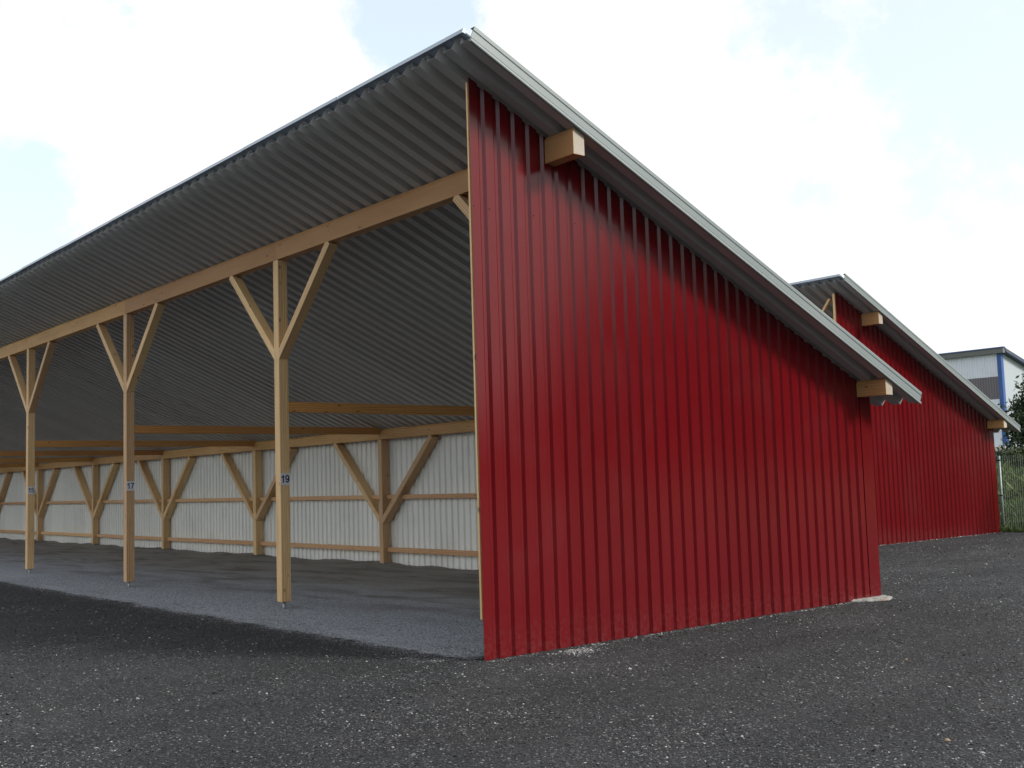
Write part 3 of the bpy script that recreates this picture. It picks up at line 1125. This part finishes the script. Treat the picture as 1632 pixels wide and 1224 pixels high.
def stones(P, size, tint, seed, flat=0.5):
    r = np.random.default_rng(seed)
    n = len(P)
    base = np.array([(1, 0, 0), (0, 1, 0), (-1, 0, 0), (0, -1, 0), (0, 0, 1), (0, 0, -1)], float)
    V = np.repeat(base[None], n, 0) * r.uniform(0.55, 1.25, (n, 6, 1))
    V[:, :, 2] *= flat * r.uniform(0.5, 1.2, (n, 1))
    V[:, :, 0] *= r.uniform(0.7, 1.5, (n, 1))
    a = r.uniform(0, 6.2832, n)
    tl = r.normal(0, 0.25, n)
    x = V[:, :, 0].copy(); z = V[:, :, 2].copy()
    V[:, :, 0] = x * np.cos(tl)[:, None] - z * np.sin(tl)[:, None]
    V[:, :, 2] = x * np.sin(tl)[:, None] + z * np.cos(tl)[:, None]
    x = V[:, :, 0].copy(); y = V[:, :, 1].copy()
    V[:, :, 0] = x * np.cos(a)[:, None] - y * np.sin(a)[:, None]
    V[:, :, 1] = x * np.sin(a)[:, None] + y * np.cos(a)[:, None]
    V = V * size[:, None, None] + P[:, None, :]
    F0 = np.array([(0, 1, 4), (1, 2, 4), (2, 3, 4), (3, 0, 4)])
    F = (F0[None] + (np.arange(n) * 6)[:, None, None]).reshape(-1, 3)
    return mesh_fast("stones", V.reshape(-1, 3), F, np.repeat(tint, 6))


# grit over the yard: denser close to the camera
n = 420000
cx_, cy_ = -5.75, -7.30
ang0 = math.atan2(fw.y, fw.x)
an = ang0 + rng.uniform(-0.50, 0.50, n)
dist = 3.6 + 24 * rng.random(n) ** 2.1
px_ = cx_ + np.cos(an) * dist
py_ = cy_ + np.sin(an) * dist
keep = ~((px_ > -0.05) & (py_ > -0.03) & (px_ < 5.9)) & ~((px_ > 12.6) & (py_ > 4.85)) & (px_ < 18.9)
px_, py_, dist = px_[keep], py_[keep], dist[keep]
sz = 0.0030 + 0.0062 * rng.random(len(px_)) ** 2.5 + 0.00030 * dist
big = rng.random(len(px_)) < 0.010
sz[big] *= 1.9
tn = np.clip(rng.beta(1.7, 2.2, len(px_)) * 0.80 + (rng.random(len(px_)) < 0.06) * 0.40, 0, 0.96)
flake = rng.random(len(px_)) < 0.0006
sz[flake] = 0.010 + 0.007 * rng.random(flake.sum())
tn[flake] = 0.78 + 0.10 * rng.random(flake.sum())
# clusters of lighter stones
cl = np.sin(px_ * 1.7 + 2 * np.sin(py_ * 1.1)) * np.sin(py_ * 2.3 + 1.5 * np.sin(px_ * 0.8))
tn = np.clip(tn + 0.12 * cl, 0, 0.97)
P = np.stack([px_, py_, sz * 0.15], 1)
o = link("grit", stones(P, sz, tn, 5), None, (STONE,))
tag(o, "loose crushed asphalt grit with paler chips scattered over the yard", "grit", kind="stuff")

# paler gravel lying under the roof edge
n = 24000
px_ = -0.10 + 2.2 * rng.random(n) ** 1.2
py_ = 0.12 + 14 * rng.random(n) ** 1.3
px_ += 0.12 * np.sin(py_ * 2.1) * (px_ < 0.2)
sz = 0.004 + 0.006 * rng.random(n) ** 2
tn = np.clip(0.72 + 0.18 * rng.random(n), 0, 0.93)
o = link("gravel", stones(np.stack([px_, py_, sz * 0.15], 1), sz, tn, 6), None, (STONE,))
tag(o, "pale bluish gravel lying along the open front of the shed", "gravel", kind="stuff")

# stray pale stones spilled over the edge onto the dark grit
n = 5000
px_ = -0.12 - np.abs(rng.normal(0, 0.16, n))
py_ = 0.25 + 14 * rng.random(n) ** 1.3
sz = 0.004 + 0.006 * rng.random(n) ** 2
P = np.stack([px_, py_, sz * 0.15], 1)
o = link("spilled_gravel", stones(P, sz, np.clip(0.66 + 0.24 * rng.random(n), 0, 0.93), 16), None, (STONE,))
tag(o, "stray pale stones spilled in front of the shed's gravel floor", "gravel", kind="stuff")

# white crushed stone that gathers against the foot of the end walls
n = 900
px_ = np.where(rng.random(n) < 0.35, 0.84 + rng.normal(0, 0.10, n), 5.75 * rng.random(n))
py_ = -0.03 - np.abs(rng.normal(0, 0.05, n)) - 0.02
near = np.abs(px_ - 0.85) < 0.30
py_[near] *= 2.6
sz = 0.004 + 0.010 * rng.random(n) ** 2.2
tn = np.clip(0.80 + 0.2 * rng.random(n), 0, 1)
x2 = 12.8 + 5.7 * rng.random(160)
P = np.concatenate([np.stack([px_, py_, sz * 0.3], 1), np.stack([x2, 4.9 - np.abs(rng.normal(0, 0.05, 160)), np.full(160, 0.004)], 1)])
sz = np.concatenate([sz, 0.008 + 0.012 * rng.random(160)])
tn = np.concatenate([tn, np.clip(0.8 + 0.2 * rng.random(160), 0, 1)])
o = link("stone_chips", stones(P, sz, tn, 8, flat=0.6), None, (STONE,))
tag(o, "whitish stone chips gathered along the foot of the red end walls", "stone chips", kind="stuff")

# grit heaped against the inside of the rear wall
hv_, hf_ = [], []
ny = 420
prx = [(5.25, -0.004), (5.45, 0.25), (5.62, 0.75), (5.80, 1.0)]
for j in range(ny + 1):
    y = 0.03 + 40.0 * j / ny
    hgt = 0.032 + 0.018 * math.sin(y * 1.3) + 0.014 * math.sin(y * 3.7 + 1) + rng.uniform(-0.007, 0.007)
    for x, f in prx:
        hv_.append((x + 0.05 * math.sin(y * 2.2), y, max(0.0, hgt) * f if f > 0 else -0.004))
for j in range(ny):
    for i in range(3):
        a = j * 4 + i
        hf_.append((a, a + 1, a + 5, a + 4))
o = link("grit_heap", mesh_np("grit_heap", hv_, hf_, True), None, (GROUND,))
tag(o, "low ridge of grit heaped against the inside of the rear wall", kind="structure")

# splinters of wood left on the ground
mt, t, b = newmat("wood_chip")
b.inputs["Base Color"].default_value = (0.24, 0.17, 0.115, 1)
b.inputs["Roughness"].default_value = 0.7
CHIP = mt
for (x, y, a, l, lab) in [(5.45, -0.30, 2.4, 0.10, "orange wood splinter lying beside the rear corner footing"),
                          (-0.12, -4.11, 2.6, 0.030, "small pinkish wood splinter on the grit in the right foreground"),
                          (2.06, -2.57, 0.7, 0.03, "tiny pale wood chip on the open grit below the middle of the red wall")]:
    bm = bmesh.new()
    n_ = 6
    lo = [bm.verts.new((-l / 2 + l * i / (n_ - 1), 0.008 * math.sin(3.14 * i / (n_ - 1)) + 0.002, 0.002 + 0.006 * math.sin(2.6 * i / (n_ - 1)))) for i in range(n_)]
    hi = [bm.verts.new((v.co.x * 0.9, v.co.y - 0.018, v.co.z + 0.009)) for v in lo]
    dn = [bm.verts.new((v.co.x * 0.95, v.co.y - 0.010, v.co.z - 0.003)) for v in lo]
    for i in range(n_ - 1):
        bm.faces.new((lo[i], lo[i + 1], hi[i + 1], hi[i]))
        bm.faces.new((hi[i], hi[i + 1], dn[i + 1], dn[i]))
        bm.faces.new((dn[i], dn[i + 1], lo[i + 1], lo[i]))
    o = bm_obj("wood_splinter", bm, (CHIP,), None, (x, y, 0.008))
    o.rotation_euler = (0, 0, a)
    tag(o, lab, "wood splinter", "wood splinters on the grit")
